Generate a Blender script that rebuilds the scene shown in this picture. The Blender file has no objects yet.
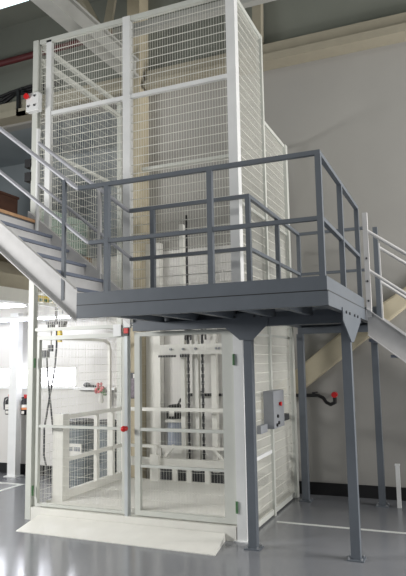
import bpy, bmesh, math, random
from mathutils import Vector, Matrix
random.seed(7)
S = bpy.context.scene
COL = S.collection

# ------------------------------------------------------------------ materials
def lin(r, g, b):
    f = lambda c: (c/255/12.92) if c/255 <= 0.04045 else ((c/255+0.055)/1.055)**2.4
    return (f(r), f(g), f(b), 1)

def mat(name, rgb, rough=0.5, metal=0.0, var=0.06, scale=6.0, bump=0.0, spec=0.5):
    m = bpy.data.materials.new(name); m.use_nodes = True
    nt = m.node_tree; b = nt.nodes['Principled BSDF']
    b.inputs['Roughness'].default_value = rough
    b.inputs['Metallic'].default_value = metal
    b.inputs['Specular IOR Level'].default_value = spec
    c = lin(*rgb)
    tc = nt.nodes.new('ShaderNodeTexCoord')
    n = nt.nodes.new('ShaderNodeTexNoise'); n.inputs['Scale'].default_value = scale; n.inputs['Detail'].default_value = 5
    nt.links.new(tc.outputs['Object'], n.inputs['Vector'])
    rmp = nt.nodes.new('ShaderNodeValToRGB')
    rmp.color_ramp.elements[0].position = 0.3; rmp.color_ramp.elements[1].position = 0.7
    rmp.color_ramp.elements[0].color = tuple(x*(1-var) for x in c[:3])+(1,)
    rmp.color_ramp.elements[1].color = tuple(min(1, x*(1+var)) for x in c[:3])+(1,)
    nt.links.new(n.outputs['Fac'], rmp.inputs['Fac'])
    nt.links.new(rmp.outputs['Color'], b.inputs['Base Color'])
    if bump:
        bp = nt.nodes.new('ShaderNodeBump'); bp.inputs['Strength'].default_value = bump; bp.inputs['Distance'].default_value = 0.01
        n2 = nt.nodes.new('ShaderNodeTexNoise'); n2.inputs['Scale'].default_value = scale*8
        nt.links.new(tc.outputs['Object'], n2.inputs['Vector'])
        nt.links.new(n2.outputs['Fac'], bp.inputs['Height']); nt.links.new(bp.outputs['Normal'], b.inputs['Normal'])
    return m

def emit(name, rgb, strength):
    m = bpy.data.materials.new(name); m.use_nodes = True
    nt = m.node_tree; nt.nodes.clear()
    o = nt.nodes.new('ShaderNodeOutputMaterial'); e = nt.nodes.new('ShaderNodeEmission')
    e.inputs['Color'].default_value = lin(*rgb); e.inputs['Strength'].default_value = strength
    nt.links.new(e.outputs[0], o.inputs[0]); return m

def glassy(name, rgb, alpha):
    m = mat(name, rgb, 0.15, var=0.1)
    m.node_tree.nodes['Principled BSDF'].inputs['Alpha'].default_value = alpha
    return m

CREAM = mat('cream_paint', (222, 221, 214), 0.45, var=0.03)
MESH = mat('cream_wire', (222, 221, 212), 0.4, var=0.03)
WHITE = mat('white_paint', (226, 227, 226), 0.4, var=0.03)
JAMB = mat('grey_white_paint', (200, 202, 195), 0.45, var=0.03)
BLUEGREY = mat('blue_grey_paint', (99, 105, 112), 0.42, var=0.05)
BLUEDARK = mat('blue_grey_deck', (104, 110, 118), 0.5, var=0.08)
TREAD = mat('tread_grey', (112, 119, 134), 0.5, var=0.08)
GALV = mat('pale_grey_steel', (202, 201, 200), 0.45, var=0.05, scale=9)
WALL = mat('wall_paint', (160, 158, 153), 0.8, var=0.03, scale=1.2, bump=0.05)
RAILM = mat('rail_grey', (168, 169, 175), 0.4)
WALL_LIT = mat('wall_paint_lit', (214, 212, 208), 0.8, var=0.02, scale=1.2)  # lighter copy of the wall paint, lamp brightness put into the colour
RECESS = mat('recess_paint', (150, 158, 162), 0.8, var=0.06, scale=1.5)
ROOF = mat('roof_sheet', (126, 129, 120), 0.8, var=0.06, scale=1.0)
CORN = mat('cornice_beige', (162, 155, 137), 0.7, var=0.04)
TAN = mat('tan_column', (186, 175, 150), 0.7, var=0.04)
BEAM = mat('beam_grey', (172, 172, 167), 0.6, var=0.04)
BLACK = mat('black_rubber', (24, 24, 26), 0.5, var=0.15)
BASEB = mat('black_skirting', (20, 20, 22), 0.5, var=0.15)
DARK = mat('dark_grey', (62, 64, 66), 0.5)
MID = mat('mid_grey', (140, 143, 147), 0.5)
RIB = mat('ribbed_grey_plastic', (122, 130, 134), 0.5, var=0.08)
TANK = mat('tank_blue_grey', (150, 158, 172), 0.4)
RED = mat('red_plastic', (205, 28, 30), 0.4)
ORANGE = mat('orange_label', (232, 150, 96), 0.5)
YEL = mat('yellow_plastic', (226, 196, 52), 0.45)
GREEN = mat('green_mark', (70, 110, 72), 0.5)
BROWN = mat('brown_wood', (92, 62, 48), 0.5, var=0.2)
WOOD = mat('wood_nosing', (178, 140, 104), 0.55, var=0.12, scale=14)
MAROON = mat('maroon_pipe', (92, 38, 40), 0.5)
MARK = mat('line_paint', (210, 212, 208), 0.5)
DUCT = mat('cream_duct', (200, 190, 164), 0.6, var=0.03)
PINK = mat('pink_petal', (214, 130, 130), 0.6, var=0.2, scale=40)
LEAF = mat('leaf_green', (90, 120, 80), 0.6, var=0.2, scale=40)
PAPER = mat('paper', (226, 224, 218), 0.7)
PHOTO = mat('printed_picture', (120, 110, 118), 0.5, var=0.5, scale=26)
CHROME = mat('satin_aluminium', (200, 205, 206), 0.3, metal=0.2)
GLASSG = glassy('pale_green_glass', (205, 228, 212), 0.38)
LAMP = emit('tube_light', (236, 240, 255), 13.0)
LAMP2 = emit('panel_light', (214, 238, 240), 2.6)
DAY = emit('window_daylight', (244, 246, 255), 12.0)

# glossy painted concrete floor with fine scuffs
def floor_mat():
    m = mat('floor_epoxy', (122, 124, 128), 0.2, var=0.07, scale=0.9)
    nt = m.node_tree; b = nt.nodes['Principled BSDF']
    tc = nt.nodes.new('ShaderNodeTexCoord'); n = nt.nodes.new('ShaderNodeTexNoise')
    n.inputs['Scale'].default_value = 2.5; n.inputs['Detail'].default_value = 6
    nt.links.new(tc.outputs['Object'], n.inputs['Vector'])
    mr = nt.nodes.new('ShaderNodeMapRange'); mr.inputs['To Min'].default_value = 0.09; mr.inputs['To Max'].default_value = 0.2
    nt.links.new(n.outputs['Fac'], mr.inputs['Value']); nt.links.new(mr.outputs['Result'], b.inputs['Roughness'])
    return m
FLOOR = floor_mat()

# ------------------------------------------------------------------ mesh builder
class MB:
    def __init__(s): s.bm = bmesh.new()
    def hexa(s, c):
        v = [s.bm.verts.new(p) for p in c]
        for f in ((0,3,2,1),(4,5,6,7),(0,1,5,4),(1,2,6,5),(2,3,7,6),(3,0,4,7)): s.bm.faces.new([v[i] for i in f])
        return s
    def box(s, x0, x1, y0, y1, z0, z1):
        return s.hexa([(x0,y0,z0),(x1,y0,z0),(x1,y1,z0),(x0,y1,z0),(x0,y0,z1),(x1,y0,z1),(x1,y1,z1),(x0,y1,z1)])
    def bar(s, p, q, w, h=None, up=(0,0,1)):
        h = h or w; p, q = Vector(p), Vector(q); d = (q-p).normalized(); up = Vector(up)
        if abs(d.dot(up)) > 0.99: up = Vector((0,1,0))
        a = d.cross(up).normalized(); b = a.cross(d)
        c = []
        for o in (p, q):
            for sa, sb in ((-1,-1),(1,-1),(1,1),(-1,1)): c.append(o + a*w/2*sa + b*h/2*sb)
        return s.hexa(c)
    def cyl(s, p, q, r, n=12, r2=None):
        r2 = r if r2 is None else r2
        p, q = Vector(p), Vector(q); d = (q-p).normalized()
        up = Vector((0,0,1)) if abs(d.z) < .9 else Vector((1,0,0))
        a = d.cross(up).normalized(); b = a.cross(d); R = []
        for o, rr in ((p, r), (q, r2)):
            R.append([s.bm.verts.new(o + (a*math.cos(t)+b*math.sin(t))*rr) for t in [2*math.pi*i/n for i in range(n)]])
        for i in range(n):
            j = (i+1) % n; s.bm.faces.new((R[0][i], R[0][j], R[1][j], R[1][i]))
        s.bm.faces.new(R[0][::-1]); s.bm.faces.new(R[1]); return s
    def tube(s, pts, r, n=8):
        for i in range(len(pts)-1): s.cyl(pts[i], pts[i+1], r, n)
        for p in pts[1:-1]: s.ball(p, r, 6, 4)
        return s
    def ball(s, c, r, u=12, v=8, sc=(1,1,1)):
        bmesh.ops.create_uvsphere(s.bm, u_segments=u, v_segments=v, radius=r,
            matrix=Matrix.Translation(c) @ Matrix.Diagonal((*sc, 1)))
        return s
    def lathe(s, c, prof, n=24):
        rings = []
        for r, z in prof:
            rings.append([s.bm.verts.new((c[0]+r*math.cos(2*math.pi*i/n), c[1]+r*math.sin(2*math.pi*i/n), c[2]+z)) for i in range(n)])
        for k in range(len(rings)-1):
            for i in range(n):
                j = (i+1) % n; s.bm.faces.new((rings[k][i], rings[k][j], rings[k+1][j], rings[k+1][i]))
        s.bm.faces.new(rings[0][::-1]); s.bm.faces.new(rings[-1]); return s
    def prism(s, poly, d):
        d = Vector(d); a = [s.bm.verts.new(p) for p in poly]; b = [s.bm.verts.new(Vector(p)+d) for p in poly]
        n = len(a)
        s.bm.faces.new(a[::-1]); s.bm.faces.new(b)
        for i in range(n):
            j = (i+1) % n; s.bm.faces.new((a[i], a[j], b[j], b[i]))
        return s
    def grid(s, axis, c, u0, u1, z0, z1, du=0.034, dz=0.11, wu=0.0032, wz=0.0075):
        """welded wire mesh in the plane axis = c"""
        nu = max(1, round((u1-u0)/du)); nz = max(1, round((z1-z0)/dz))
        def b(ua, ub, za, zb, o, t):
            if axis == 'y': s.box(ua, ub, c+o-t/2, c+o+t/2, za, zb)
            else: s.box(c+o-t/2, c+o+t/2, ua, ub, za, zb)
        for i in range(nu+1):
            u = u0+(u1-u0)*i/nu; b(u-wu/2, u+wu/2, z0, z1, 0, wu)
        for k in range(nz+1):
            z = z0+(z1-z0)*k/nz; b(u0, u1, z-wz/2, z+wz/2, wu, wz)
        return s
    def build(s, name, m, parent=None, smooth=False, bevel=0):
        bmesh.ops.recalc_face_normals(s.bm, faces=s.bm.faces[:])
        vs = [v.co for v in s.bm.verts]
        lo = Vector([min(v[i] for v in vs) for i in range(3)]); hi = Vector([max(v[i] for v in vs) for i in range(3)])
        o = Vector(((lo.x+hi.x)/2, (lo.y+hi.y)/2, lo.z))
        bmesh.ops.translate(s.bm, verts=s.bm.verts[:], vec=-o)
        me = bpy.data.meshes.new(name)
        if smooth:
            for f in s.bm.faces: f.smooth = True
        s.bm.to_mesh(me); s.bm.free(); me.materials.append(m)
        ob = bpy.data.objects.new(name, me); COL.objects.link(ob)
        w = Vector((0,0,0)); q = parent
        while q: w += q.location; q = q.parent
        ob.location = o - w
        if parent: ob.parent = parent
        if bevel:
            bv = ob.modifiers.new('bevel', 'BEVEL'); bv.width = bevel; bv.segments = 2; bv.limit_method = 'ANGLE'
        if smooth:
            try:
                md = ob.modifiers.new('edge', 'EDGE_SPLIT'); md.split_angle = math.radians(40)
            except Exception: pass
        return ob

def tag(o, label, cat, group=None):
    o['label'] = label; o['category'] = cat
    if group: o['group'] = group
    return o
def thing(name, loc, label, cat, group=None):
    o = bpy.data.objects.new(name, None); COL.objects.link(o); o.location = loc; o.empty_display_size = 0.1
    return tag(o, label, cat, group)
def struct(name, mb, m, parent=None, **k):
    o = mb.build(name, m, parent, **k)
    if not parent: o['kind'] = 'structure'
    return o
def sub(o, label): o['label'] = label; return o
def copy_tree(o, parent=None):
    c = o.copy(); COL.objects.link(c)
    if parent: c.parent = parent
    for ch in list(o.children): copy_tree(ch, c)
    return c

WY = 2.42      # back wall face
# ------------------------------------------------------------------ room shell
struct('floor', MB().box(-10, 8, -9, WY+3.2, -0.1, 0), FLOOR)
struct('ceiling', MB().box(-10, 8, -9, WY+3.2, 8.4, 8.5), ROOF)
w = MB()
RX0, RX1, RZ0, RZ1 = -8.5, -2.78, 3.68, 6.36       # opening of the upper gallery
WX0, WX1, WZ0, WZ1 = -6.6, -3.80, 1.50, 1.83       # low window
w.box(RX1, 8, WY, WY+.2, 3.68, 6.72); w.box(0, 8, WY, WY+.2, 0, 3.68)
w.box(-10, RX0, WY, WY+.2, 0, 6.72)
w.box(RX0, RX1, WY, WY+.2, RZ1, 6.72)
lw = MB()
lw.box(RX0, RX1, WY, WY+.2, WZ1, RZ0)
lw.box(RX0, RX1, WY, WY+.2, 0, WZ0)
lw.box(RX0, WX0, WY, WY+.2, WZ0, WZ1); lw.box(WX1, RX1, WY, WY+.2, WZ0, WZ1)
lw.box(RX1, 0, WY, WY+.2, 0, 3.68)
struct('wall_back_lower', lw, WALL_LIT)  # lower bay and wall behind the lift, painted brighter as if lit
struct('wall_back', w, WALL)
struct('wall_back_cladding', MB().box(-10, 8, WY, WY+.2, 6.72, 8.4), ROOF)
r = MB()
r.box(RX0-.1, RX1+.1, WY+1.8, WY+1.9, RZ0-.1, RZ1+.1)
r.box(RX0-.1, RX0, WY+.2, WY+1.8, RZ0-.1, RZ1+.1); r.box(RX1, RX1+.1, WY+.2, WY+1.8, RZ0-.1, RZ1+.1)
r.box(RX0, RX1, WY+.2, WY+1.8, RZ1, RZ1+.1); r.box(RX0, RX1, WY+.2, WY+1.8, RZ0-.1, RZ0)
struct('wall_recess', r, RECESS)
b = MB(); b.box(-10, -2.80, WY-.015, WY-.001, 0, .17); b.box(-2.2, 8, WY-.015, WY-.001, 0, .17)
struct('baseboard_back', b, BASEB)
# roof zone: cornice, rafter, braces, purlin
c = MB(); c.box(-2.3, 8, WY-.22, WY-.001, 6.40, 6.72); c.box(-2.3, 8, WY-.30, WY-.22, 6.40, 6.52)
c.box(-10, -2.63, WY-.22, WY-.001, 6.40, 6.72); c.box(-10, -2.63, WY-.30, WY-.22, 6.40, 6.52)
struct('trim_1', c, CORN)
struct('trim_2', MB().box(-2.57, -2.43, -9, 2.09, 6.62, 6.86).box(-2.62, -2.38, -9, 2.09, 6.58, 6.62).box(-2.62, -2.38, -9, 2.09, 6.86, 6.90), BEAM)
br = MB(); br.bar((-2.56, 1.24, 6.89), (-3.56, 2.0, 8.4), .12); struct('trim_3', br, CORN)
br = MB(); br.bar((-2.50, 1.26, 6.89), (-2.92, 2.20, 8.4), .12); struct('trim_4', br, CORN)
br = MB(); br.bar((-.36, 2.24, 6.72), (-.34, 2.3, 8.4), .14); struct('trim_5', br, CORN)
struct('trim_6', MB().box(-2.50, 3.0, 1.45, 1.57, 6.98, 7.12), BEAM)
struct('column', MB().box(-2.61, -2.375, WY-.32, WY-.001, 0, 8.4), TAN)
struct('column', MB().box(-4.985, -4.815, 2.13, 2.26, .012, 2.78).box(-5.03, -4.77, 2.09, 2.30, 0, .012), WHITE)

# gallery at left
g = MB(); g.box(-8, -3.62, -.20, WY-.001, 3.50, 3.64); g.box(-8, -3.62, -.20, WY-.001, 2.95, 3.18); g.box(-8, -4.3, -.10, WY-.001, 3.18, 3.50)
struct('floor_gallery', g, CORN)
struct('trim_7', MB().box(-3.62, -3.46, -.35, WY-.001, 2.76, 2.95), CREAM)
struct('trim_8', MB().box(-3.62, -3.50, -.20, WY-.001, 3.60, 3.68).box(-8, -3.62, -.20, WY-.001, 3.64, 3.68), WOOD)

# window
wf = struct('window_1', MB().box(WX0, WX1, WY+.02, WY+.16, WZ0, WZ0+.02).box(WX0, WX1, WY+.02, WY+.16, WZ1-.02, WZ1)
    .box(WX0, WX0+.03, WY+.02, WY+.16, WZ0, WZ1).box(WX1-.03, WX1, WY+.02, WY+.16, WZ0, WZ1).box(-5.22, -5.19, WY+.02, WY+.16, WZ0, WZ1), WHITE)
MB().box(WX0+.03, WX1-.03, WY+.09, WY+.11, WZ0+.02, WZ1-.02).build('window_pane', DAY, wf)
struct('trim_9', MB().box(-3.75, -2.95, WY-.16, WY-.001, 1.45, 1.49).box(WX0-.1, -3.75, WY-.03, WY-.001, 1.46, 1.49), WHITE)

# floor lines
struct('trim_10', MB().box(.12, 8, .81, .87, .0005, .003), MARK)
struct('trim_11', MB().box(-10, -4.25, 1.62, 1.70, .0005, .003).box(-4.33, -4.25, -1.5, 1.62, .0005, .003), MARK)

# ------------------------------------------------------------------ lift enclosure
XL, XR, YB, HT = -2.78, 0.0, 2.18, 6.23
enc = thing('lift_enclosure', (-1.39, 1.09, 0), 'tall cream wire mesh lift enclosure with steel corner posts', 'lift enclosure')
MB().box(XL-.045, XL+.035, -.045, .04, 0, HT).build('post', JAMB, enc)
MB().box(-.05, .06, -.05, .06, .012, HT).box(-.09, .10, -.07, .10, 0, .012).build('post', WHITE, enc)
MB().box(-1.44, -1.34, -.04, .04, 2.3, HT).build('post', WHITE, enc)
MB().box(-2.62, -2.54, -.03, .03, 3.50, HT-.03).build('post', WHITE, enc)
MB().box(XL-.05, XL+.04, YB-.05, YB+.05, 0, HT).build('post', JAMB, enc)
MB().box(-.05, .05, YB-.05, YB+.05, 0, 5.05).build('post', JAMB, enc)
MB().box(-.035, .035, 1.08, 1.14, 0, HT).build('post', JAMB, enc)
for a in ((XL+.05, -.05, 0, 0, 'x', HT-.03, .06), ):
    MB().box(XL+.05, -.05, -.03, .03, HT-.06, HT).build('top_rail', JAMB, enc)
MB().box(XL-.03, XL+.03, .05, YB-.05, 5.96, 6.02).build('top_rail', JAMB, enc)
MB().box(XL-.03, XL+.03, .05, YB-.05, HT-.05, HT).build('top_rail', JAMB, enc)
MB().box(-.03, .03, .06, 1.08, HT-.06, HT).build('top_rail', JAMB, enc)
MB().box(-.03, .03, 1.14, YB-.05, 5.0, 5.05).build('top_rail', JAMB, enc)
MB().box(XL+.04, -.05, YB-.03, YB+.03, 5.0, 5.05).build('top_rail', JAMB, enc)
MB().box(-2.53, -1.44, -.025, .025, 5.145, 5.195).build('cross_rail', WHITE, enc)
MB().box(-1.34, -.05, -.025, .025, 5.145, 5.195).build('cross_rail', WHITE, enc)
MB().box(XL-.02, XL+.02, .05, YB-.05, 4.75, 4.79).build('cross_rail', JAMB, enc)
MB().box(-.02, .02, .06, YB-.05, 3.68, 3.72).build('cross_rail', JAMB, enc)
MB().box(-.02, .02, .06, YB-.05, 2.18, 2.21).build('cross_rail', JAMB, enc)
MB().box(-.02, .02, .06, YB-.05, .02, .08).build('bottom_rail', JAMB, enc)
MB().box(-.02, .02, .06, 1.08, .75, .79).build('cross_rail', WHITE, enc)
MB().box(XL-.02, XL+.02, .05, YB-.05, .02, .08).build('bottom_rail', JAMB, enc)
MB().box(XL+.05, -.05, -.03, .03, 2.30, 2.34).build('header_rail', JAMB, enc)
MB().box(XL+.05, -.06, -.055, .07, 0, .15).build('door_sill', CREAM, enc)
# mesh panels
MB().grid('y', 0, XL+.05, -2.63, 2.34, HT-.06).build('mesh_panel', MESH, enc)
MB().grid('y', 0, -2.53, -1.44, 5.19, HT-.06).build('mesh_panel', MESH, enc)
MB().grid('y', 0, -1.34, -.05, 5.19, HT-.06).build('mesh_panel', MESH, enc)
MB().grid('y', 0, -2.53, -1.44, 2.34, 5.15).build('mesh_panel', MESH, enc)
MB().grid('y', 0, -1.34, -.05, 2.34, 5.15).build('mesh_panel', MESH, enc)
for (z0, z1) in ((.08, 2.18), (2.21, 3.68), (3.72, HT-.06)):
    MB().grid('x', 0, .06, 1.08, z0, z1, du=.03, wu=.0055, wz=.006).build('mesh_panel', MESH, enc)
for (z0, z1) in ((.08, 2.18), (2.21, 3.68), (3.72, 5.0)):
    MB().grid('x', 0, 1.14, YB-.05, z0, z1, du=.03, wu=.0055, wz=.006).build('mesh_panel', MESH, enc)
for (z0, z1) in ((2.30, 4.75), (4.79, 5.96)):
    MB().grid('x', XL, .05, YB-.05, z0, z1, du=.06, wu=.002, wz=.003).build('mesh_panel', MESH, enc)
MB().grid('x', XL, .05, YB-.05, .08, 2.2, du=.08, wu=.002, wz=.003).build('mesh_panel', MESH, enc)
# door frame on the left side
MB().bar((XL, .06, 2.23), (XL, 1.70, 2.23), .04).bar((XL, 1.69, 2.235), (XL, 1.80, 2.18), .04).bar((XL, 1.80, 2.19), (XL, 1.83, 2.08), .04).bar((XL, 1.83, 2.10), (XL, 1.83, .02), .045).build('side_door_frame', CREAM, enc)
# front gate, two leaves
def leaf(x0, x1, jamb0, jamb1, rails, hinge_x, foot=.25):
    m = MB(); m.box(x0, x0+jamb0, -.02, .03, .165, 2.24); m.box(x1-jamb1, x1, -.02, .03, .165, 2.24)
    m.box(x0+jamb0, x1-jamb1, -.02, .03, 2.19, 2.24); m.box(x0+jamb0, x1-jamb1, -.02, .03, .165, foot)
    for z, h in rails: m.box(x0+jamb0, x1-jamb1, -.015, .025, z-h/2, z+h/2)
    lf = m.build('gate_leaf', JAMB, enc)
    MB().grid('y', .034, x0+jamb0, x1-jamb1, foot, 2.19, wu=.0016, wz=.0024).build('gate_mesh', MESH, lf)
    for z in (.35, 1.9): sub(MB().cyl((hinge_x, -.06, z-.06), (hinge_x, -.06, z+.06), .014, 8).build('hinge', GREEN, lf), 'dark green hinge barrel')
    return lf
l1 = leaf(-2.70, -1.425, .035, .035, ((1.12, .03),), -2.70, .195)
l2 = leaf(-1.295, -.055, .07, .14, ((1.12, .035), (.71, .03)), -.045, .22)
k = MB(); k.cyl((-1.392, -.10, 1.13), (-1.392, -.05, 1.13), .028, 12); k.ball((-1.392, -.105, 1.13), .034)
sub(k.build('handle', RED, enc, smooth=True), 'round red gate handle')
MB().box(-1.415, -1.375, -.045, .03, .06, 2.30).build('door_edge_strip', CHROME, enc)
bc = MB().box(-1.415, -1.36, -.06, -.03, 2.20, 2.30).build('interlock_switch', DARK, enc)
sub(MB().box(-1.405, -1.35, -.08, -.06, 2.23, 2.29).build('switch_cap', RED, bc), 'red switch cap')
MB().box(-1.56, -1.455, -.06, -.021, 2.20, 2.34).build('switch_box', WHITE, enc)
# control box with red stop button, upper left
cb = sub(MB().box(-2.86, -2.665, -.13, -.045, 5.20, 5.45).build('control_box', WHITE, enc, bevel=.006), 'white control box high on the left post')
MB().cyl((-2.83, -.15, 5.40), (-2.83, -.13, 5.40), .02, 12).cyl((-2.83, -.175, 5.40), (-2.83, -.15, 5.40), .038, 14).build('stop_button', RED, cb, smooth=True)
for x, z in ((-2.72, 5.40), (-2.72, 5.27), (-2.82, 5.27)): MB().cyl((x, -.145, z), (x, -.13, z), .014, 10).build('push_button', DARK, cb)
sub(MB().box(-2.92, -2.83, -.06, .04, 4.47, 4.58).build('junction_box', BLACK, enc), 'black box on the side of the left post')
sub(MB().box(-2.92, -2.83, -.06, .04, 4.28, 4.40).build('junction_box', BLACK, enc), 'black box on the side of the left post')
# right hand control cabinet
rb = sub(MB().box(.035, .165, .72, 1.17, 1.08, 1.52).build('control_cabinet', MID, enc, bevel=.006), 'grey control cabinet on the right side')
MB().cyl((.165, .95, 1.36), (.18, .95, 1.36), .02, 12).cyl((.18, .95, 1.36), (.195, .95, 1.36), .026, 14).build('stop_button', RED, rb, smooth=True)
for y, z in ((.86, 1.22), (.90, 1.14), (.82, 1.12)): MB().cyl((.165, y, z), (.18, y, z), .02, 10).build('push_button', BLACK, rb)
sub(MB().box(.025, .08, 1.25, 1.72, 1.10, 1.14).box(.025, .11, 1.3, 1.6, 1.14, 1.19).build('cable_tray', DARK, enc), 'dark cable tray behind the control cabinet')
MB().box(.03, .08, .46, .72, 1.05, 1.14).build('cable_duct', MID, enc)

# cream trunking on the back wall by the tan column
tag(MB().box(-2.37, -2.12, WY-.16, WY-.02, 0, 3.80).build('cable_trunking', CREAM), 'wide cream trunking standing beside the tan column', 'trunking')

# ------------------------------------------------------------------ lift car
car = thing('lift_platform', (-1.35, .85, .02), 'low cream lift platform with guard rails inside the mesh enclosure', 'lift platform')
MB().box(-2.62, -.14, .10, 1.72, .02, .21).build('base', CREAM, car)
MB().box(-2.53, -2.38, .10, .24, .211, 1.26).build('guard_post', CREAM, car)
MB().box(-2.47, -2.41, 1.66, 1.72, .211, 1.24).build('guard_post', CREAM, car)
for y in (.95, 1.36): MB().box(-2.465, -2.415, y-.03, y+.03, .31, 1.20).build('guard_post', CREAM, car)
MB().box(-2.465, -2.41, .24, 1.66, 1.19, 1.24).build('guard_rail', CREAM, car)
MB().box(-2.46, -2.42, .24, 1.66, .66, .71).build('guard_rail', CREAM, car)
MB().box(-2.47, -2.41, .24, 1.66, .211, .31).build('kick_board', CREAM, car)
MB().box(-2.41, -.20, 1.66, 1.71, 1.18, 1.23).build('guard_rail', CREAM, car)
MB().box(-2.41, -.20, 1.66, 1.71, .66, .70).build('guard_rail', CREAM, car)
MB().box(-2.41, -.20, 1.65, 1.72, .40, .52).build('kick_board', CREAM, car)
for x in (-1.60, -1.38, -1.10): MB().box(x-.035, x+.035, 1.66, 1.71, .211, .40).build('guard_post', CREAM, car)
MB().box(-1.95, -1.82, 1.58, 1.65, .211, .58).box(-1.92, -1.86, 1.60, 1.65, .58, .70).build('guard_post', CREAM, car)
MB().box(-.20, -.14, 1.66, 1.72, .211, 1.23).build('guard_post', CREAM, car)
MB().bar((-1.78, 1.69, .52), (-1.62, 1.69, .70), .04).build('brace', CREAM, car)
MB().bar((-.86, 1.69, .52), (-1.02, 1.69, .70), .04).build('brace', CREAM, car)

# ------------------------------------------------------------------ mast
mast = thing('lift_mast', (-1.35, 2.0, 0), 'cream lift mast with black chains behind the lift platform', 'mast')
MB().box(-1.62, -1.555, 1.95, 2.03, .3, 3.98).build('mast_rail', CREAM, mast)
MB().box(-1.44, -1.345, 1.97, 2.05, .3, 2.46).build('mast_rail', CREAM, mast)
MB().box(-1.13, -1.05, 1.95, 2.03, .3, 2.46).build('mast_rail', CREAM, mast)
sub(MB().box(-2.05, -.35, 1.93, 2.10, 0, .3).build('mast_foot', DARK, mast), 'dark steel foot of the mast')
def chain(x, z0, z1):
    m = MB(); z = z0; i = 0
    while z < z1:
        w_ = .020 if i % 2 else .013
        m.box(x-w_, x+w_, 1.90, 1.92, z, min(z1, z+.05)); z += .05; i += 1
    return m
sub(chain(-1.475, .3, 4.1).build('chain', BLACK, mast), 'black chain')
sub(chain(-1.245, .3, 2.46).build('chain', BLACK, mast), 'black chain')
MB().box(-1.88, -.74, 1.80, 1.86, 1.99, 2.14).box(-1.6, -1.1, 1.86, 1.95, 2.02, 2.10).build('carriage_beam', CREAM, mast)
for x in (-1.70, -1.50, -1.30, -.98, -.93): MB().cyl((x, 1.77, 2.07), (x, 1.80, 2.07), .018, 10).build('bolt', MID, mast)
sub(MB().box(-1.90, -1.62, 1.77, 1.80, 1.955, 1.985).box(-1.54, -1.40, 1.76, 1.80, 1.95, 2.0).build('guide_shoe', BLACK, mast), 'black guide bar')
for x in (-1.50, -1.42, -1.24, -1.18):
    MB().box(x-.012, x+.012, 1.87, 1.895, 2.20, 2.42).build('chain_anchor', BLACK, mast)

# ------------------------------------------------------------------ hydraulic unit
hu = thing('hydraulic_unit', (-1.85, 2.2, 0), 'grey tank with black motor on a cream stand behind the lift', 'hydraulic unit')
MB().box(-2.04, -1.66, 2.14, 2.34, 0, .60).build('stand', CREAM, hu)
MB().lathe((-1.84, 2.24, .60), [(.10, 0), (.135, .02), (.135, .36), (.12, .38)]).build('tank', TANK, hu, smooth=True)
MB().lathe((-1.84, 2.24, .98), [(.17, 0), (.17, .03), (.14, .05)]).build('flange', CREAM, hu, smooth=True)
mo = sub(MB().lathe((-1.84, 2.24, 1.03), [(.15, 0), (.15, .15), (.12, .19), (.05, .21)]).build('motor', BLACK, hu, smooth=True), 'black motor')
MB().box(-1.88, -1.80, 2.075, 2.088, 1.07, 1.15).build('motor_plate', PAPER, mo)
MB().tube([(-1.80, 2.24, 1.24), (-1.78, 2.28, 1.31), (-1.70, 2.33, 1.36), (-1.62, 2.36, 1.37)], .018).build('hose', BLACK, hu)

# black pipe on back wall
pp = thing('conduit_pipe', (-.5, WY-.16, 1.36), 'black pipe running level along the back wall with a red end', 'pipe')
MB().tube([(-1.62, WY-.16, 1.385), (.36, WY-.16, 1.385), (.43, WY-.16, 1.35), (.47, WY-.16, 1.29), (.53, WY-.16, 1.26), (.59, WY-.16, 1.29)], .024).build('pipe', BLACK, pp, smooth=True)
MB().cyl((.59, WY-.16, 1.275), (.59, WY-.16, 1.36), .026, 10).build('elbow', BLACK, pp, smooth=True)
for x in (-1.5, -.78, .30): MB().box(x-.02, x+.02, WY-.18, WY-.0, 1.41, 1.43).build('clamp', BLACK, pp)
sub(MB().cyl((.59, WY-.20, 1.395), (.59, WY-.12, 1.395), .04, 14).build('end_cap', RED, pp, smooth=True), 'red end cap')

# ------------------------------------------------------------------ crossover platform (L-shaped)
PX0, PX1, PY0, PYI, PYB, IX = -1.24, 1.24, -1.27, -.14, 2.10, .16
ZT, ZM, ZB = 2.58, 2.46, 2.33
pf = thing('crossover_platform', (.68, .9, 0), 'blue-grey steel crossover platform on four legs in front of the lift', 'platform')
MB().box(PX0+.02, PX1-.02, PY0+.02, PYI-.02, ZM-.03, ZM).box(IX+.02, PX1-.02, PYI-.02, PYB-.02, ZM-.03, ZM).build('deck', BLUEDARK, pf)
MB().box(PX0, PX1, PY0, PY0+.012, ZM, ZT).build('toe_board', BLUEGREY, pf)
MB().box(PX1-.012, PX1, PY0+.012, .90, ZM, ZT).build('toe_board', BLUEGREY, pf)
MB().box(PX0, IX, PYI-.012, PYI, ZM, ZT).box(IX, IX+.012, PYI, PYB, ZM, ZT).box(IX, PX1, PYB-.012, PYB, ZM, ZT).build('toe_board', BLUEGREY, pf)
def channel(p, q, out):
    m = MB(); m.bar(p, q, .012, ZM-ZB-.006)
    o = Vector(out)*.03
    for dz in (-(ZM-ZB)/2+.009, (ZM-ZB)/2-.009): m.bar(Vector(p)-o+Vector((0,0,dz)), Vector(q)-o+Vector((0,0,dz)), .06, .012)
    return m
zc = (ZM+ZB)/2-.003
channel((PX0, PY0+.004, zc), (PX1+.004, PY0+.004, zc), (0,-1,0)).build('edge_beam', BLUEGREY, pf)
channel((PX1, PY0+.01, zc), (PX1, PYB, zc), (1,0,0)).build('edge_beam', BLUEGREY, pf)
channel((PX0, PYI, zc), (IX, PYI, zc), (0,1,0)).build('edge_beam', BLUEGREY, pf)
channel((IX, PYI, zc), (IX, PYB, zc), (-1,0,0)).build('edge_beam', BLUEGREY, pf)
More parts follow.
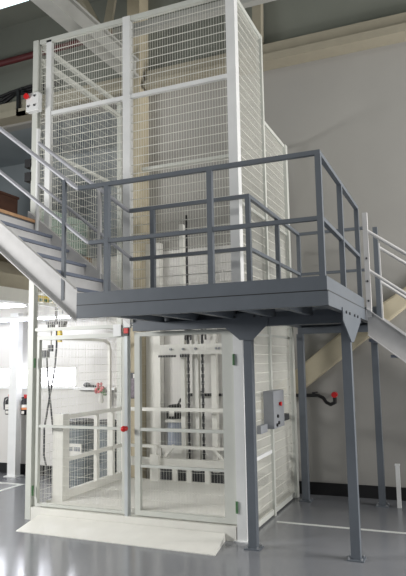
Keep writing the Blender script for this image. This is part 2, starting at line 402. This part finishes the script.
channel((IX, PYB, zc), (PX1, PYB, zc), (0,1,0)).build('edge_beam', BLUEGREY, pf)
for x in (-.84, -.42, .02, .45, .84):
    MB().box(x-.03, x+.03, PY0+.05, PYI-.05, ZB-.0, ZM-.031).build('joist', BLUEGREY, pf)
for y in (.35, .9, 1.45):
    MB().box(IX+.05, PX1-.05, y-.03, y+.03, ZB, ZM-.031).build('joist', BLUEGREY, pf)
MB().box(PX0+.06, PX1-.01, -.26, -.14, 2.24, ZB-.001).build('main_beam', BLUEGREY, pf)
MB().box(IX+.01, PX1-.01, 1.98, 2.08, 2.24, ZB-.001).build('main_beam', BLUEGREY, pf)
sub(MB().box(PX0, PX1, PY0-.003, PY0+.01, ZM-.007, ZM+.001).box(PX1-.01, PX1+.006, PY0+.01, .90, ZM-.007, ZM+.001).build('joint_shadow_strip', BLACK, pf), 'black strip drawn as the shadow line along the joint')  # shadow between toe board and edge beam, painted as a black strip
# legs
for x, y in ((.18, -.2), (1.20, -.2), (.20, 2.00), (1.19, 2.03)):
    m = MB()
    if (x, y) == (1.19, 2.03): m.box(x-.04, x+.04, y-.04, y+.04, .012, 2.24)
    else: m.box(x-.044, x+.044, y-.044, y+.044, .012, 2.24)
    lg = m.build('leg', BLUEGREY, pf)
    MB().box(x-.08, x+.08, y-.08, y+.08, 0, .012).build('base_plate', BLUEGREY, lg)
    for sx in (-.06, .06):
        for sy in (-.06, .06): MB().cyl((x+sx, y+sy, .012), (x+sx, y+sy, .028), .010, 6).build('anchor_bolt', MID, lg)
def gusset(poly, d, bolts):
    gs = MB().prism(poly, d).build('gusset', BLUEGREY, pf)
    for p, q in bolts: MB().cyl(p, q, .014, 8).build('gusset_bolt', DARK, gs)
    return gs
gusset([(-.08, -.275, 2.38), (.42, -.275, 2.38), (.42, -.275, 2.26), (.25, -.275, 2.10), (.11, -.275, 2.10), (-.08, -.275, 2.26)], (0, .013, 0),
       [((x, -.29, 2.345), (x, -.275, 2.345)) for x in (-.02, .06, .28, .36)])
gusset([(1.256, -.66, 2.36), (1.256, .42, 2.36), (1.256, .42, 2.28), (1.256, -.10, 2.05), (1.256, -.24, 2.05), (1.256, -.66, 2.24)], (-.012, 0, 0),
       [((1.268, y, 2.325), (1.256, y, 2.325)) for y in (-.5, -.3, 0, .2)])
# railings
RT = 3.68; RM = 3.10
def rpost(x, y, z0=ZM, z1=RT-.04, s_=.05, m=BLUEGREY): return MB().box(x-s_/2, x+s_/2, y-s_/2, y+s_/2, z0, z1).build('railing_post', m, pf)
PYF = PY0+.04; PXR = PX1-.04
for x in (-.915, .19, PXR): rpost(x, PYF)
for y in (-.22, .88): rpost(PXR, y)
rpost(IX+.05, PYI-.05); rpost(IX+.05, .95); rpost(IX+.05, PYB-.05); rpost(-.95, PYI-.05); rpost(1.275, 2.03, 2.34, RT-.03, .06)
def rail(z, h=.04):
    m = MB(); m.box(-1.25 if z == RT else -1.12, PXR+.022, PYF-.022, PYF+.022, z-h, z); m.build('hand_rail' if z == RT else 'mid_rail', BLUEGREY, pf)
    m = MB(); m.box(PXR-.022, PXR+.022, PYF+.022, .90, z-h, z); m.build('hand_rail' if z == RT else 'mid_rail', BLUEGREY, pf)
    m = MB(); m.box(-1.25, IX+.072, PYI-.072, PYI-.028, z-h, z); m.build('hand_rail' if z == RT else 'mid_rail', BLUEGREY, pf)
    m = MB(); m.box(IX+.028, IX+.072, PYI-.028, PYB-.028, z-h, z); m.build('hand_rail' if z == RT else 'mid_rail', BLUEGREY, pf)
    m = MB(); m.box(IX+.072, 1.15, PYB-.072, PYB-.028, z-h, z); m.build('hand_rail' if z == RT else 'mid_rail', BLUEGREY, pf)
rail(RT); rail(RM, .036)

# ------------------------------------------------------------------ stairs
def stair(root, x0, z0, dirx, rise, n, going, ya, yb, xoff=0.0, ext=0.0):
    """flight from (x0, z0); dirx = -1 climbs to the left, +1 goes down to the right"""
    sl = rise/going * (1 if dirx < 0 else -1)
    L = n*going
    for y, d in ((ya, 1), (yb, -1)):
        xa, xb = x0, x0+dirx*(L+ext)
        za, zb = z0, z0+sl*(L+ext)
        m = MB()
        y0, y1 = (y, y+.010) if d > 0 else (y-.010, y)
        poly = [(xa, y0, za+.05), (xb, y0, zb+.05), (xb, y0, zb-.26), (xa, y0, za-.26)]
        m.prism(poly, (0, y1-y0, 0))
        for dz in (.05, -.26):
            yy = (y-.05, y) if d > 0 else (y, y+.05)
            m.prism([(xa, yy[0], za+dz), (xb, yy[0], zb+dz), (xb, yy[0], zb+dz-.012), (xa, yy[0], za+dz-.012)], (0, .05, 0))
        m.build('stringer', GALV, root)
    for i in range(n):
        xs = x0+dirx*(xoff+i*going)
        if dirx < 0:
            z = z0+i*rise - .12
            MB().box(xs-.008, xs, ya+.012, yb-.012, z+.006, z+rise-.036).build('riser', GALV, root)
            if i < n-1: MB().box(xs-going-.02, xs+.025, ya+.012, yb-.012, z+rise-.034, z+rise).build('tread', TREAD, root)
        else:
            z = z0-(i+1)*rise - .12+.0
            if z > .02: MB().box(xs-.02+.02, xs+going+.02, ya+.012, yb-.012, z-.034, z).build('tread', TREAD, root)
YA, YBs = -1.25, -.18
up = thing('upper_staircase', (-1.9, -.7, 2.5), 'pale grey steel stairs climbing left from the platform to a wood-edged landing', 'stairs')
stair(up, -1.255, 2.58, -1, .2033, 6, .252, YA, YBs, .12, -.02)
XL_ = -1.375-5*.252; ZL = 2.46+6*.2033-.02
la = MB().box(XL_-.9, XL_+.0, YA+.012, YBs-.012, ZL-.014, ZL-.001).box(XL_-.9, XL_, YA, YA+.012, ZL-.25, ZL-.001).box(XL_-.9, XL_, YBs-.012, YBs, ZL-.25, ZL-.001)
la = la.build('landing', BLUEDARK, up)
sub(MB().box(XL_-.05, XL_+.025, YA+.012, YBs-.012, ZL, ZL+.038).build('nosing', WOOD, up), 'light wooden nosing along the landing edge')
for dy in (.25, .5, .75): MB().box(XL_-.9, XL_-.03, YA+dy, YA+dy+.06, ZL-.17, ZL-.015).build('landing_joist', GALV, up)
def hrail(name, pts, r, m=RAILM, root=up): return MB().tube(pts, r, 10).build(name, m, root, smooth=True)
sl_ = .2033/.256
for y in (-1.23, -.19):
    far = y > -1
    zt = lambda x: RT-.02+(-1.27-x)*sl_
    zm = lambda x: RM-.02+((-1.22 if far else -1.15)-x)*sl_
    xe = -2.60
    hrail('hand_rail', [(-1.25, y, RT-.022), (-1.28, y, RT-.01), (xe, y, zt(xe))], .024)
    hrail('mid_rail', ([(-1.17, y, RM-.02), (-1.22, y, RM-.02), (xe, y, zm(xe))] if far else [(-1.10, y, RM-.02), (-1.14, y, RM-.01), (xe, y, zm(xe))]), .020)
    if far: MB().cyl((xe, y, ZL-.1), (xe, y, zt(xe)+.18), .026, 10).build('newel_post', WHITE, up, smooth=True)
    else:
        MB().box(-1.44, -1.405, y-.026, y+.010, 2.52, zt(-1.42)-.01).build('railing_post', BLUEGREY, up)
        MB().cyl((xe, y, ZL-.1), (xe, y, zt(xe)), .024, 10).build('newel_post', GALV, up, smooth=True)
MB().box(-1.69, -1.65, -.21, -.17, 2.80, 4.0).build('railing_post', GALV, up)

dn = thing('lower_staircase', (2.7, 1.45, 0), 'pale grey steel stairs going down to the right from the platform', 'stairs')
stair(dn, 1.262, 2.42, 1, .188, 13, .236, .93, 2.12)
for y in (.93, 2.10):
    z1 = lambda x: 3.40-.74*(x-1.28)
    z2 = lambda x: 2.93-.76*(x-1.28)
    hrail('hand_rail', [(1.285, y, z1(1.285)), (4.2, y, z1(4.2))], .022, m=GALV, root=dn)
    hrail('mid_rail', [(1.285, y, z2(1.285)), (4.2, y, z2(4.2))], .020, m=GALV, root=dn)
    MB().box(1.262, 1.318, y-.03, y+.02, 2.36, 3.60 if y < 1 else 3.44).build('newel_post', GALV, dn)
    MB().box(4.15, 4.2, y-.03, y+.02, 0, z1(4.2)).build('newel_post', GALV, dn)
    for z in (2.55, 2.78, 3.05): MB().cyl((1.29, y-.045, z), (1.29, y-.03, z), .012, 8).build('newel_bolt', DARK, dn)

# ------------------------------------------------------------------ ramp
ra = MB().hexa([(-2.56,-.52,0),(-.10,-.56,0),(-.18,-.062,0),(-2.60,-.062,0),(-2.56,-.52,.008),(-.10,-.56,.008),(-.18,-.062,.075),(-2.60,-.062,.075)])
tag(ra.build('loading_ramp', CREAM), 'cream wedge ramp on the floor before the lift gate', 'ramp')

# ------------------------------------------------------------------ back wall clutter
tag(MB().prism([(-.6, WY-.12, .98), (-.45, WY-.12, 1.02), (1.75, WY-.12, 2.68), (3.0, WY-.12, 3.62), (3.0, WY-.12, 3.90), (1.62, WY-.12, 2.86), (.78, WY-.12, 2.32), (-.6, WY-.12, 1.25)], (0, .115, 0)).build('wall_duct', DUCT, bevel=.03), 'wide cream duct slanting up the back wall under the platform', 'duct')
wp = thing('short_post', (1.40, 2.0, 0), 'short white post on the floor right of the rear right leg', 'post')
MB().box(1.375, 1.425, 1.98, 2.02, 0, .52).build('shaft', WHITE, wp); MB().box(1.37, 1.43, 1.975, 2.025, .52, .54).build('cap', WHITE, wp)

nb = thing('notice_frame', (-2.465, WY-.33, 1.34), 'small framed picture notice on the tan column', 'picture')
MB().box(-2.545, -2.385, WY-.345, WY-.325, 1.33, 1.73).build('frame', DARK, nb)
MB().box(-2.535, -2.395, WY-.349, WY-.346, 1.345, 1.64).build('picture', PHOTO, nb)
MB().box(-2.50, -2.395, WY-.349, WY-.346, 1.645, 1.71).build('heading_strip', PAPER, nb)

tag(MB().tube([(-9, 2.15, 7.48), (-2.85, 2.15, 7.52)], .06, 12).build('overhead_pipe', MAROON, smooth=True), 'dark red overhead pipe below the roof at left', 'pipe')
cbn = thing('cable_bundle', (-6, 2.3, 6.9), 'black cables sagging above the cornice at upper left', 'cable')
for k_ in range(3):
    MB().tube([(-8, WY-.06-.05*k_, 6.95), (-6.5, WY-.06-.05*k_, 6.80+.03*k_), (-5.5, WY-.06-.05*k_, 6.80+.05*k_), (-5.2, WY-.06-.05*k_, 6.95), (-4.75, WY-.06-.05*k_, 6.92+.03*k_), (-4.2, WY-.06-.05*k_, 6.95)], .028, 8).build('cable', BLACK, cbn, smooth=True)
MB().box(-4.95, -4.90, WY-.30, WY-.24, 6.43, 6.90).box(-4.95, -4.74, WY-.30, WY-.24, 6.40, 6.46).build('bracket', BLACK, cbn)

# lamps
def batten(name, x0, x1, y, z, label):
    t = thing(name, ((x0+x1)/2, y, z), label, 'light', None)
    MB().box(x0, x1, y-.06, y+.06, z+.03, z+.07).build('housing', WHITE, t)
    for xr in (x0+.5, -3.75): MB().cyl((xr, y, z+.07), (xr, y, 2.95), .01, 8).build('hanger_rod', MID, t)
    MB().cyl((x0+.04, y-.025, z+.012), (x1-.04, y-.025, z+.012), .02, 10).build('tube', LAMP, t, smooth=True); MB().cyl((x0+.04, y+.03, z+.012), (x1-.04, y+.03, z+.012), .02, 10).build('tube', LAMP, t, smooth=True)
    MB().box(x0, x0+.04, y-.06, y+.06, z-.01, z+.03).build('end_cap', WHITE, t); MB().box(x1-.04, x1, y-.06, y+.06, z-.01, z+.03).build('end_cap', WHITE, t)
    return t
batten('tube_light', -5.2, -3.68, 1.0, 2.76, 'bright tube light nearer the stairs under the gallery')
batten('tube_light', -6.6, -3.30, 1.95, 2.63, 'long bright tube light farther back under the gallery near the wall')
hb = thing('ceiling_light', (-4.9, .5, 7.5), 'bright pale ceiling light at the top left corner', 'light')
MB().box(-6.4, -3.55, .40, .80, 7.53, 7.62).build('housing', WHITE, hb)
MB().box(-6.36, -3.59, .43, .77, 7.50, 7.53).build('diffuser', LAMP2, hb)

# fire extinguishers by the white column
def extinguisher(x, label, full):
    y = WY-.10
    t = thing('fire_extinguisher', (x, y, 1.02), label, 'fire extinguisher', 'fire extinguishers on the wall')
    MB().lathe((x, y, 1.02), [(.07, 0), (.078, .015), (.078, .22), (.055, .265), (.03, .285)], 20).build('body', BLACK, t, smooth=True)
    MB().lathe((x, y, 1.11), [(.080, 0), (.080, .035)], 20).build('label_band', ORANGE if full else PAPER, t, smooth=True)
    MB().lathe((x, y, 1.147), [(.080, 0), (.080, .05)], 20).build('label_band', PAPER, t, smooth=True)
    MB().box(x-.02, x+.04, y-.084, y-.078, 1.04, 1.09).build('sticker', PAPER, t)
    MB().cyl((x, y, 1.30), (x, y, 1.34), .024, 10).box(x-.02, x+.06, y-.02, y+.02, 1.34, 1.365).build('valve_lever', RED, t)
    MB().tube([(x-.02, y, 1.32), (x-.09, y-.02, 1.30), (x-.11, y-.02, 1.22), (x-.10, y-.02, 1.10)], .014, 8).build('hose', DARK, t, smooth=True)
    MB().box(x-.04, x+.04, WY-.024, WY, 1.10, 1.26).build('wall_bracket', DARK, t)
    return t
extinguisher(-5.12, 'black fire extinguisher left of the white column, half hidden by it', False)
extinguisher(-4.78, 'black fire extinguisher with orange band right of the white column', True)

# ribbed grey drums left of the lift
def drum(x, y, r_, h, label):
    t = thing('ribbed_drum', (x, y, 0), label, 'drum', 'ribbed grey drums beside the lift')
    pr_ = [(r_*.96, 0)]
    n = 22
    for i in range(n):
        z = h*.93*i/n; dz = h*.93/n
        pr_ += [(r_, z+dz*.2), (r_, z+dz*.7), (r_*.95, z+dz*.8), (r_*.95, z+dz*.98)]
    MB().lathe((x, y, 0), pr_, 28).build('body', RIB, t, smooth=True)
    sub(MB().lathe((x, y, h*.93), [(r_*1.03, 0), (r_*1.03, .04), (r_*.9, .06)], 28).build('lid', DARK, t, smooth=True), 'dark rim lid')
    return t
d1 = drum(-3.38, 1.95, .21, 1.02, 'wider ribbed grey drum with white label left of the lift')
pl_ = sub(MB().box(-3.46, -3.20, 1.70, 1.715, .47, .66).build('label_plate', PAPER, d1), 'white label plate')
for a_, b_ in ((-3.44, -3.36), (-3.33, -3.22)): MB().box(a_, b_, 1.692, 1.70, .55, .61).build('label_print', MID, pl_)
drum(-3.0, 2.13, .14, 1.0, 'slimmer ribbed grey drum nearer the tan column')

# hanging cables with trolley and yellow pendant
hc = thing('pendant_cable', (-3.6, 1.5, 2.3), 'black cables hanging from the gallery beside a yellow pendant', 'cable')
MB().box(-3.70, -3.36, 1.46, 1.54, 2.50, 2.54).box(-3.67, -3.60, 1.45, 1.55, 2.44, 2.50).box(-3.47, -3.38, 1.45, 1.55, 2.42, 2.50).box(-3.56, -3.53, 1.49, 1.51, 2.54, 2.758).build('trolley', BLACK, hc)
sub(MB().box(-3.50, -3.44, 1.47, 1.53, 2.22, 2.42).build('pendant_control', YEL, hc, bevel=.01), 'yellow pendant control')
MB().tube([(-3.53, 1.5, 2.44), (-3.53, 1.5, 2.18), (-3.56, 1.5, 1.79), (-3.66, 1.5, 1.33), (-3.74, 1.5, .9), (-3.74, 1.5, .5), (-3.66, 1.5, .2), (-3.52, 1.5, .02)], .014, 6).build('cable', DARK, hc, smooth=True)
MB().tube([(-3.72, 1.5, 2.1), (-3.70, 1.5, 1.8), (-3.64, 1.5, 1.33), (-3.56, 1.5, .8), (-3.52, 1.5, .45), (-3.60, 1.5, .2), (-3.66, 1.5, .25)], .014, 6).build('cable', DARK, hc, smooth=True)
MB().cyl((-3.64, 1.5, 2.44), (-3.64, 1.5, 2.16), .018, 8).build('strap', PAPER, hc)
MB().box(-3.78, -3.68, 1.47, 1.53, 1.98, 2.10).box(-3.68, -3.60, 1.48, 1.52, 2.08, 2.18).build('hook_block', DARK, hc)

# yellow warning label on the gallery beam
wl = thing('warning_label', (-3.455, 1.15, 2.80), 'small yellow and dark warning sticker on the gallery beam', 'sign')
MB().box(-3.460, -3.455, .95, 1.38, 2.81, 2.90).build('backing', YEL, wl)
for y in (.97, 1.08, 1.19, 1.30): MB().box(-3.455, -3.4520, y, y+.07, 2.815, 2.855).build('symbol', GREEN, wl)

# sill things
sh = thing('dark_tool', (-3.5, WY-.08, 1.49), 'small dark tool lying on the white sill', 'tool')
MB().ball((-3.53, WY-.08, 1.53), .06, 12, 8, (1.2, .6, .66)).build('body', DARK, sh, smooth=True)
MB().bar((-3.50, WY-.08, 1.515), (-3.36, WY-.08, 1.505), .03).build('handle', BLACK, sh)
fl = thing('flower_bunch', (-3.18, WY-.1, 1.30), 'small bunch of pink flowers at the end of the white sill', 'flowers')
m = MB()
for k_ in range(14): m.ball((-3.2+random.uniform(-.09, .09), WY-.19+random.uniform(-.02, .03), 1.46+random.uniform(-.05, .09)), .028, 8, 6)
m.build('blossom', PINK, fl)
m = MB()
for k_ in range(12):
    a = (-3.2+random.uniform(-.09, .09), WY-.19, 1.42+random.uniform(-.06, .1)); m.ball(a, .03, 8, 5, (1.2, .4, .6))
m.build('foliage', LEAF, fl)
MB().lathe((-3.18, WY-.20, 1.24), [(.03, 0), (.045, .05), (.035, .12), (.04, .14)], 14).build('vase', PAPER, fl, smooth=True)
MB().box(-3.20, -3.16, WY-.165, WY-.161, 1.28, 1.46).build('hanger', PAPER, fl)

# gallery things
cp = thing('brown_cupboard', (-5.7, 2.0, 3.68), 'dark brown cupboard standing on the gallery behind the stair rail', 'cupboard')
MB().box(-6.4, -4.98, 1.75, 2.25, 3.68, 4.86).build('body', BROWN, cp)
MB().box(-6.42, -4.96, 1.73, 2.27, 4.86, 4.90).build('top', BROWN, cp)
for x in (-6.36, -5.66): MB().box(x, x+.66, 1.735, 1.749, 3.74, 4.82).build('door', BROWN, cp)
gb = thing('glass_balustrade', (-3.55, 1.4, 3.68), 'low pale green glass balustrade on the gallery edge', 'balustrade')
for y0, y1 in ((1.10, 1.70), (1.76, 2.35)): MB().box(-3.565, -3.550, y0, y1, 3.73, 4.30).build('glass_panel', GLASSG, gb)
for y in (1.07, 1.73, 2.38): MB().box(-3.58, -3.535, y-.025, y+.025, 3.68, 4.33).build('post', JAMB, gb)

# ------------------------------------------------------------------ light
def area(name, loc, target, sx, sy, power, col):
    d = bpy.data.lights.new(name, 'AREA'); d.shape = 'RECTANGLE'; d.size = sx; d.size_y = sy; d.energy = power; d.color = col
    o = bpy.data.objects.new(name, d); COL.objects.link(o); o.location = loc
    o.rotation_euler = (Vector(target)-Vector(loc)).to_track_quat('-Z', 'Y').to_euler(); return o
area('hall_daylight', (7.8, .2, 3.4), (0, .2, 2.6), 3.2, 4.5, 740, (1, .98, .96))
area('hall_lamp', (.5, -5.5, 8.2), (.5, -5.0, 0), 4, 1.0, 150, (1, .98, .95))
area('low_hall_lamp', (-6.0, -3.6, 2.9), (-1.6, .3, .8), 2.5, .8, 360, (1, .99, .97))
W = bpy.data.worlds.new('World'); S.world = W; W.use_nodes = True
bg = W.node_tree.nodes['Background']; bg.inputs['Color'].default_value = (.86, .9, .95, 1); bg.inputs['Strength'].default_value = 0.24

# ------------------------------------------------------------------ camera
yaw, pitch, roll, f = 0.39847, 0.12159, -0.01718, 599.93
fw = Vector((-math.sin(yaw)*math.cos(pitch), math.cos(yaw)*math.cos(pitch), math.sin(pitch)))
rt = Vector((math.cos(yaw), math.sin(yaw), 0)); u_ = rt.cross(fw)
r2 = rt*math.cos(roll)+u_*math.sin(roll); u2 = -rt*math.sin(roll)+u_*math.cos(roll)
cd = bpy.data.cameras.new('Camera'); cam = bpy.data.objects.new('Camera', cd); COL.objects.link(cam)
M = Matrix((r2, u2, -fw)).transposed().to_4x4(); M.translation = Vector((2.2104, -6.2341, 1.887)); cam.matrix_world = M
cd.sensor_fit = 'HORIZONTAL'; cd.sensor_width = 36; cd.lens = f/406*36; cd.clip_end = 200
S.camera = cam
S.view_settings.view_transform = 'Standard'; S.view_settings.look = 'None'
S.view_settings.gamma = 1; S.view_settings.exposure = 0; S.view_settings.use_curve_mapping = False
